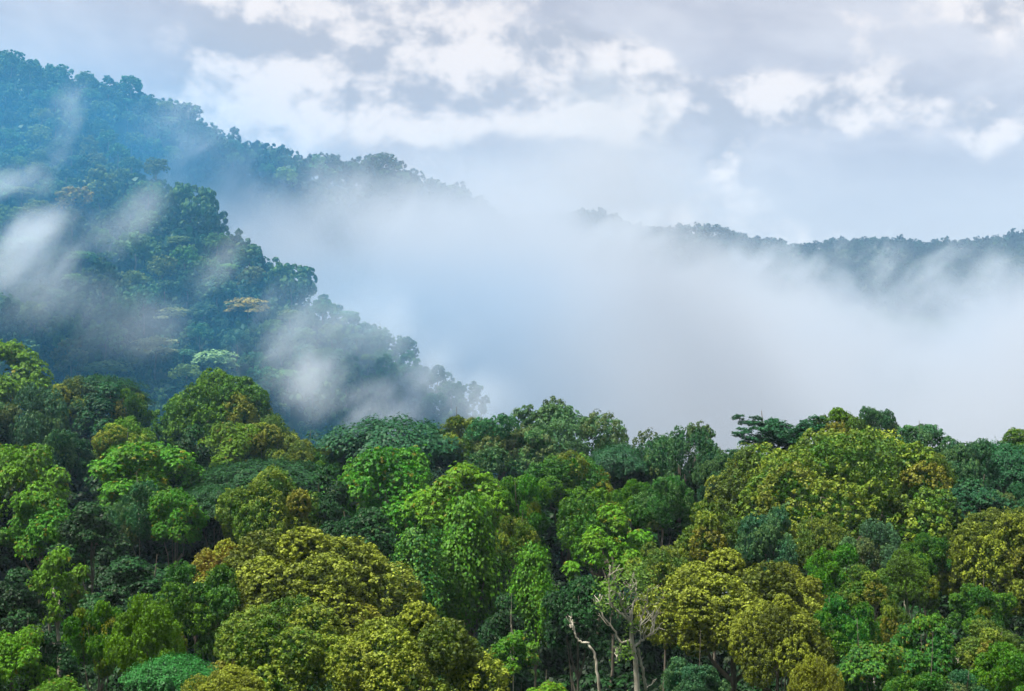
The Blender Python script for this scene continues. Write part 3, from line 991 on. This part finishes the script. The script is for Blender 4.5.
pts, rng = jitter_grid(-330, 40, 285, 700, 9.0, 5)
x, y = pts[:, 0], pts[:, 1]
hg = ground(x, y)
pts = pts[seen_span(x, y) & (hg > 15)]
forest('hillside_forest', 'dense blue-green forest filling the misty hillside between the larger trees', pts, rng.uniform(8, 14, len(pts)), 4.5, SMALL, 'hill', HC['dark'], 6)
pts, rng = jitter_grid(-230, 90, 690, 1010, 11.0, 7)
x, y = pts[:, 0], pts[:, 1]
pts = pts[seen_span(x, y) & (ridge_height(x, y, MOUNTAIN, 0.46) > 95)]
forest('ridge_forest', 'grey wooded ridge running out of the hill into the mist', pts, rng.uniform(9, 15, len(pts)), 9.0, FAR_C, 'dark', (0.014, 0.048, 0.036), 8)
pts, rng = jitter_grid(40, 560, 990, 1170, 7.5, 9)
x, y = pts[:, 0], pts[:, 1]
pts = pts[seen_span(x, y, 120) & (ridge_height(x, y, FAR, 0.42) > 80)]
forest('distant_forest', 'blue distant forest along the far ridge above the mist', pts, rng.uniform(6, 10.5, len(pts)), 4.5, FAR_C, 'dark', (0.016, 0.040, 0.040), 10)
pts, rng = jitter_grid(-60, 220, 1340, 1450, 12.0, 11)
x, y = pts[:, 0], pts[:, 1]
pts = pts[ridge_height(x, y, BACK, 0.42) > 120]
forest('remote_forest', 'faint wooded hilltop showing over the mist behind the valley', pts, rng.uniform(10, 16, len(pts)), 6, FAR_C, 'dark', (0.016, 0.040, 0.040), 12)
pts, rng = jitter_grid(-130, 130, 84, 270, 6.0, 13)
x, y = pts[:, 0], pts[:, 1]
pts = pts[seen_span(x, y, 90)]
forest('undergrowth', 'undergrowth coloured dark for canopy shade, filling the gaps beneath the near canopy', pts, rng.uniform(6, 9, len(pts)), lambda x, y: 5.5 + 14.5 * float(sstep(np.float64(y), 165, 225)), UNDER, 'dark', (0.005, 0.024, 0.006), 14)  # near-black leaf colour puts the canopy's shade into the undergrowth


pts, rng = jitter_grid(-230, 230, 92, 262, 10.0, 15)
x, y = pts[:, 0], pts[:, 1]
pts = pts[(np.abs(x / y * F) > 512 + 7.5 / y * F) & (np.abs(x / y * F) < 1150)]
forest('surrounding_canopy', 'green canopy carrying on beyond both sides of the near trees', pts, rng.uniform(11, 16, len(pts)), 24.0, [crown_leafy(430 + i, 0.85, 13, 60, 8, 0.03, 0.2, -0.6, (0.13, 0.22)) for i in range(3)], 'green', C['mid'], 16)


# ------------------------------------------------------------------ air: even haze, mist bank, wisps
def volume_mat(name, build):
    m, nt = new_mat(name)
    g = N(nt)
    pv = g.node('ShaderNodeVolumePrincipled')
    o = g.node('ShaderNodeOutputMaterial')
    nt.links.new(pv.outputs[0], o.inputs['Volume'])
    build(g, pv)
    return m


def box(name, lo, hi, mat):
    lo, hi = np.array(lo, float), np.array(hi, float)
    c, h = (lo + hi) / 2, (hi - lo) / 2
    V = np.array([(x, y, z) for x in (-1, 1) for y in (-1, 1) for z in (-1, 1)], float) * h
    Fc = [(0, 1, 3, 2), (4, 6, 7, 5), (0, 4, 5, 1), (2, 3, 7, 6), (0, 2, 6, 4), (1, 5, 7, 3)]
    return link(name, poly_mesh(name, [(V, Fc)], mat, False), c)


def haze_build(g, pv):
    pv.inputs['Color'].default_value = (0.58, 0.74, 0.94, 1)
    pv.inputs['Density'].default_value = HAZE
    pv.inputs['Anisotropy'].default_value = 0.0


HAZE = 0.00007
zmin = -42.0
o = box('haze', (-1300, -270, zmin), (1300, 1700, 264), volume_mat('haze_air', haze_build))
tag(o, 'thin blue air over the whole valley', kind='stuff')


def bank_build(g, pv):
    geo = g.node('ShaderNodeNewGeometry')
    pos = geo.outputs['Position']
    x, y, z = g.sep(pos)
    n = g.noise(pos, 0.011, 4, 0.55, 0.6)
    far_top = g.math('MULTIPLY_ADD', y, 0.035, 86.0)
    side = g.smooth(x, 15, 95)
    top = g.math('ADD', g.math('MULTIPLY', g.math('SUBTRACT', 1.0, side), 160.0), g.math('MULTIPLY', side, far_top))
    n3 = g.noise(pos, 0.032, 4, 0.6, 0.3)
    hgt = g.math('ADD', g.math('ADD', g.math('SUBTRACT', top, z), g.math('MULTIPLY', g.math('SUBTRACT', n, 0.5), 150)), g.math('MULTIPLY', g.math('SUBTRACT', n3, 0.5), 75))
    d = g.smooth(hgt, 0, 45)
    left = g.smooth(g.math('ADD', x, g.math('MULTIPLY', g.math('SUBTRACT', n, 0.5), 90)), -190, -140)
    back = g.smooth(y, 1010, 1060, 1.0, 0.0)
    front = g.smooth(g.math('ADD', g.math('ADD', x, y), g.math('MULTIPLY', g.math('SUBTRACT', n, 0.5), 60)), 372, 430)
    d = g.math('MULTIPLY', g.math('MULTIPLY', d, left), g.math('MULTIPLY', back, front))
    n2 = g.noise(pos, 0.013, 5, 0.6)
    d = g.math('MULTIPLY', g.math('MULTIPLY', d, g.smooth(n2, 0.36, 0.60, 0.12, 1.0)), 0.024)
    veil = g.math('MULTIPLY', g.math('ADD', g.smooth(y, 150, 300, 0.0, 0.45), g.smooth(y, 280, 370, 0.0, 0.75)), g.smooth(z, 150, 212, 0.0019, 0.00003))
    veil = g.math('MULTIPLY', veil, g.math('MULTIPLY', g.smooth(y, 560, 800, 1.0, 0.5), g.math('MAXIMUM', g.smooth(x, -140, -50, 0.9, 0.19), g.math('MULTIPLY', g.smooth(z, 95, 125, 0.8, 0.2), g.smooth(x, -10, 50, 1.0, 0.2)))))
    tot = g.math('ADD', d, veil)
    g.put(pv.inputs['Density'], tot)
    g.put(pv.inputs['Color'], g.mix(g.math('DIVIDE', d, tot), g.mix(g.smooth(x, -60, 60), (0.10, 0.52, 1.0, 1), (0.26, 0.58, 0.95, 1)), (0.555, 0.605, 0.685, 1)))
    pv.inputs['Anisotropy'].default_value = 0.0


o = box('mist_bank', (-470, 150, -38), (760, 1195, 228), volume_mat('mist_bank', bank_build))
tag(o, 'pale bank of mist filling the valley behind the near canopy', 'mist', kind='stuff')


def wisp_mat(name, dens, scale, thr, soft=0.25):
    def b(g, pv):
        tc = g.node('ShaderNodeTexCoord')
        geo = g.node('ShaderNodeNewGeometry')
        r = g.vmath('LENGTH', tc.outputs['Object'])
        wx, wy, wz = g.sep(geo.outputs['Position'])
        along = g.math('MULTIPLY', g.math('ADD', g.math('MULTIPLY', wx, 0.62), g.math('MULTIPLY', wz, 0.78)), 0.55)
        across = g.math('MULTIPLY', g.math('SUBTRACT', g.math('MULTIPLY', wz, 0.62), g.math('MULTIPLY', wx, 0.78)), 1.35)
        n = g.noise(g.comb(along, g.math('MULTIPLY', wy, 0.6), across), scale, 5, 0.58, 0.35)
        f = g.math('SUBTRACT', g.math('ADD', g.math('SUBTRACT', 1.0, r), g.math('MULTIPLY', g.math('SUBTRACT', n, 0.5), 5.0)), thr)
        d = g.math('MULTIPLY', g.smooth(f, 0, 1.5), g.smooth(r, 0.4, 1.0, 1.0, 0.0))
        g.put(pv.inputs['Density'], g.math('MULTIPLY', d, dens))
        pv.inputs['Color'].default_value = (0.82, 0.87, 0.94, 1)
    return volume_mat(name, b)


def uv_sphere(seg=16, rings=8):
    V = [(0, 0, 1)]
    for i in range(1, rings):
        a = math.pi * i / rings
        V += [(math.sin(a) * math.cos(2 * math.pi * j / seg), math.sin(a) * math.sin(2 * math.pi * j / seg), math.cos(a)) for j in range(seg)]
    V.append((0, 0, -1))
    Fc = [(0, 1 + j, 1 + (j + 1) % seg) for j in range(seg)]
    for i in range(rings - 2):
        for j in range(seg):
            k = (j + 1) % seg
            Fc.append((1 + i * seg + j, 1 + (i + 1) * seg + j, 1 + (i + 1) * seg + k, 1 + i * seg + k))
    b = 1 + (rings - 2) * seg
    Fc += [(len(V) - 1, b + (j + 1) % seg, b + j) for j in range(seg)]
    return np.array(V, float), Fc


# px, py, half-width px, half-height px, tilt deg, metres in front of the slope, half-depth m, density, threshold, label
WISPS = [
    (32, 250, 70, 42, 30, 30, 26, 0.085, 0.15, 'thick white wisp of mist low on the left side of the hill', None),
    (8, 185, 40, 20, 8, 25, 20, 0.075, 0.2, 'small white wisp of mist at the left edge, above the thick one', None),
    (60, 130, 24, 55, -22, 20, 20, 0.035, 0.3, 'thin upright streak of mist high on the hill', None),
    (205, 168, 75, 45, 30, 26, 30, 0.035, 0.2, 'mist curling over the right end of the high hill', None),
    (120, 225, 60, 30, 30, 20, 22, 0.028, 0.35, 'torn wisp of mist across the middle of the hill', None),
    (110, 325, 100, 36, -8, 24, 26, 0.016, 0.3, 'broad veil of mist over the pale trees', None),
    (225, 265, 50, 36, 40, 20, 22, 0.026, 0.3, 'wisp of mist below the large blue dome tree', None),
    (345, 395, 115, 36, -22, 28, 32, 0.036, 0.1, 'mist drifting along the foot of the spur', None),
    (300, 330, 75, 45, -38, 20, 22, 0.024, 0.25, 'faint mist on the side of the spur', None),
    (415, 395, 80, 36, -30, 22, 26, 0.026, 0.15, 'low mist at the tip of the spur behind the umbrella tree', None),
    (405, 350, 80, 46, -38, 14, 24, 0.016, -0.5, 'mist softening the lower edge of the spur', None),
    (445, 392, 70, 40, -20, 14, 26, 0.030, -0.4, 'low fog where the spur meets the valley', None),
    (180, 120, 60, 30, 30, 18, 24, 0.012, -0.2, 'faint vapour along the high skyline', None),
    (50, 300, 60, 30, 20, 22, 24, 0.020, 0.0, 'faint mist below the thick white wisp', None),
    (660, 268, 60, 30, 10, 0, 50, 0.020, 0.1, 'cloud of mist rising at the left end of the far ridge', 900),
    (622, 236, 50, 24, 12, 0, 50, 0.022, -0.3, 'cloud hiding the far ridge at the middle of the valley', 1000),
    (775, 262, 60, 26, -10, 0, 50, 0.016, 0.2, 'ragged mist climbing the middle of the far ridge', 930),
    (870, 258, 34, 34, 20, 0, 50, 0.014, 0.2, 'narrow plume of mist in front of the far ridge', 950),
    (965, 275, 80, 30, -6, 0, 50, 0.016, 0.15, 'low mist against the right end of the far ridge', 900),
    (330, 205, 120, 40, -12, 0, 40, 0.016, 0.1, 'mist spilling up the side of the grey ridge', 640),
]
for k, (px, py, hw, hh, tilt, front, dep, dens, thr, label, dist) in enumerate(WISPS):
    hit = raycast_ground(px, py, 16.0) or (0, 450)
    d = dist or hit[1] - front
    c = at(px, py, d)
    o = link('mist_wisp', poly_mesh('mist_wisp', [uv_sphere()], wisp_mat('mist_wisp', dens, 0.046, thr)), c)
    o.scale = (1.5 * hw / F * d, dep, 1.5 * hh / F * d)
    o.rotation_euler = (0, R(-tilt), 0)
    tag(o, label, 'mist', kind='stuff')


# ------------------------------------------------------------------ sky and light
SUN_EL, SUN_AZ = R(64), R(248)           # compass-style azimuth: from behind the viewer's left shoulder
world = bpy.data.worlds.new('World')
scene.world = world
world.use_nodes = True
nt = world.node_tree
nt.nodes.clear()
g = N(nt)
sky = g.node('ShaderNodeTexSky')
sky.sky_type = 'NISHITA'
sky.sun_disc = False
sky.sun_elevation = SUN_EL
sky.sun_rotation = SUN_AZ
sky.altitude = 1500
sky.dust_density = 1.5
tc = g.node('ShaderNodeTexCoord')
dv = g.vmath('NORMALIZE', tc.outputs['Generated'])
dx, dy, dz = g.sep(dv)
az = g.math('ARCTAN2', dx, dy)
el = g.math('ARCSINE', dz)
sc3 = g.vmath('MULTIPLY', dv, (1.0, 1.0, 1.25))
n1 = g.noise(sc3, 10.5, 10, 0.57, 0.1)
n1b = g.noise(g.vmath('ADD', sc3, (0.006, 0.0, -0.02)), 10.5, 10, 0.57, 0.1)
n2 = g.noise(sc3, 2.6, 4, 0.55)


def bump(a0, e0, wa, we):
    u = g.math('DIVIDE', g.math('SUBTRACT', az, a0), wa)
    v = g.math('DIVIDE', g.math('SUBTRACT', el, e0), we)
    return g.math('EXPONENT', g.math('MULTIPLY', g.math('ADD', g.math('MULTIPLY', u, u), g.math('MULTIPLY', v, v)), -1.0))


def pa(px): return math.atan((px - 512) / F)
def pe(py): return math.atan((HORIZON - py) / F)


def addall(*a):
    r = a[0]
    for b in a[1:]:
        r = g.math('ADD', r, b)
    return r


BUMPS = [(620, 80, .075, .040, .26), (500, 75, .09, .035, .22), (400, 80, .08, .045, .22), (300, 75, .07, .05, .20), (220, 95, .05, .03, .18), (210, 8, .07, .03, .16),
         (760, 105, .06, .024, .20), (850, 110, .05, .02, .14), (980, 28, .06, .02, .14), (1010, 130, .03, .03, .10), (740, 20, .10, .035, -.20), (40, 25, .06, .05, -.14),
         (800, 190, .3, .025, -.10)]
cum = addall(*[g.math('MULTIPLY', bump(pa(bx), pe(by), bw, bh), ba * 1.15) for bx, by, bw, bh, ba in BUMPS])
m = g.smooth(g.math('ADD', n1, cum), 0.51, 0.68)
lit = g.smooth(g.math('ADD', g.math('SUBTRACT', n1, n1b), g.math('MULTIPLY', cum, 0.06)), -0.06, 0.07)
OVER = (1.34, 1.41, 1.66, 1)
SHADE = (1.32, 1.39, 1.60, 1)
WHITE = (2.65, 2.5, 2.45, 1)
n3 = g.noise(g.vmath('MULTIPLY', dv, (1.0, 1.0, 2.2)), 5.0, 9, 0.6, 0.3)
over = g.mix(g.smooth(g.math('ADD', g.math('MULTIPLY', n3, 0.65), g.math('MULTIPLY', n2, 0.35)), 0.40, 0.60), OVER, (1.88, 1.92, 2.10, 1))
cl = g.mix(lit, SHADE, WHITE)
over = g.mix(g.smooth(el, 0.05, 0.115, 0.75, 0.0), over, (1.72, 1.72, 1.82, 1))
cover = g.mix(g.math('MULTIPLY', m, 0.9), over, cl)
cover = g.mix(g.smooth(dz, -0.02, -0.12), cover, (0.10, 0.14, 0.08, 1))
colr = g.mix(0.96, sky.outputs[0], cover)
bg = g.node('ShaderNodeBackground')
nt.links.new(colr, bg.inputs[0])
bg.inputs[1].default_value = 0.05
wo = g.node('ShaderNodeOutputWorld')
nt.links.new(bg.outputs[0], wo.inputs[0])

sun = bpy.data.lights.new('sun', 'SUN')
sun.energy = 1.5
sun.angle = R(12)
sun.color = (1.0, 0.94, 0.82)
so = link('sun', sun, (0, 0, 400))
dirv = np.array([math.sin(SUN_AZ) * math.cos(SUN_EL), math.cos(SUN_AZ) * math.cos(SUN_EL), math.sin(SUN_EL)])   # towards the sun
from mathutils import Vector
so.rotation_euler = Vector(dirv).to_track_quat('Z', 'Y').to_euler()

# ------------------------------------------------------------------ camera
cam = bpy.data.cameras.new('camera')
cam.sensor_fit = 'HORIZONTAL'
cam.sensor_width = 36
cam.lens = 36 * F / 1024
cam.shift_y = -(345.5 - HORIZON) / 1024       # level view, horizon above the middle of the frame
cam.clip_start = 1
cam.clip_end = 9000
co_ = link('camera', cam, (0, 0, CAMZ))
co_.rotation_euler = (R(90), 0, 0)
scene.camera = co_

cy = scene.cycles
cy.max_bounces = 5
cy.diffuse_bounces = 2
cy.glossy_bounces = 1
cy.transmission_bounces = 2
cy.transparent_max_bounces = 4
cy.volume_bounces = 2
cy.volume_step_rate = 1.0
cy.volume_max_steps = 256
cy.use_adaptive_sampling = True
cy.adaptive_threshold = 0.02
cy.use_denoising = True
cy.denoiser = 'OPENIMAGEDENOISE'
cy.caustics_reflective = False
cy.caustics_refractive = False
vs = scene.view_settings
vs.view_transform = 'Standard'
vs.look = 'None'
vs.exposure = 2.9
vs.gamma = 1
vs.use_curve_mapping = False
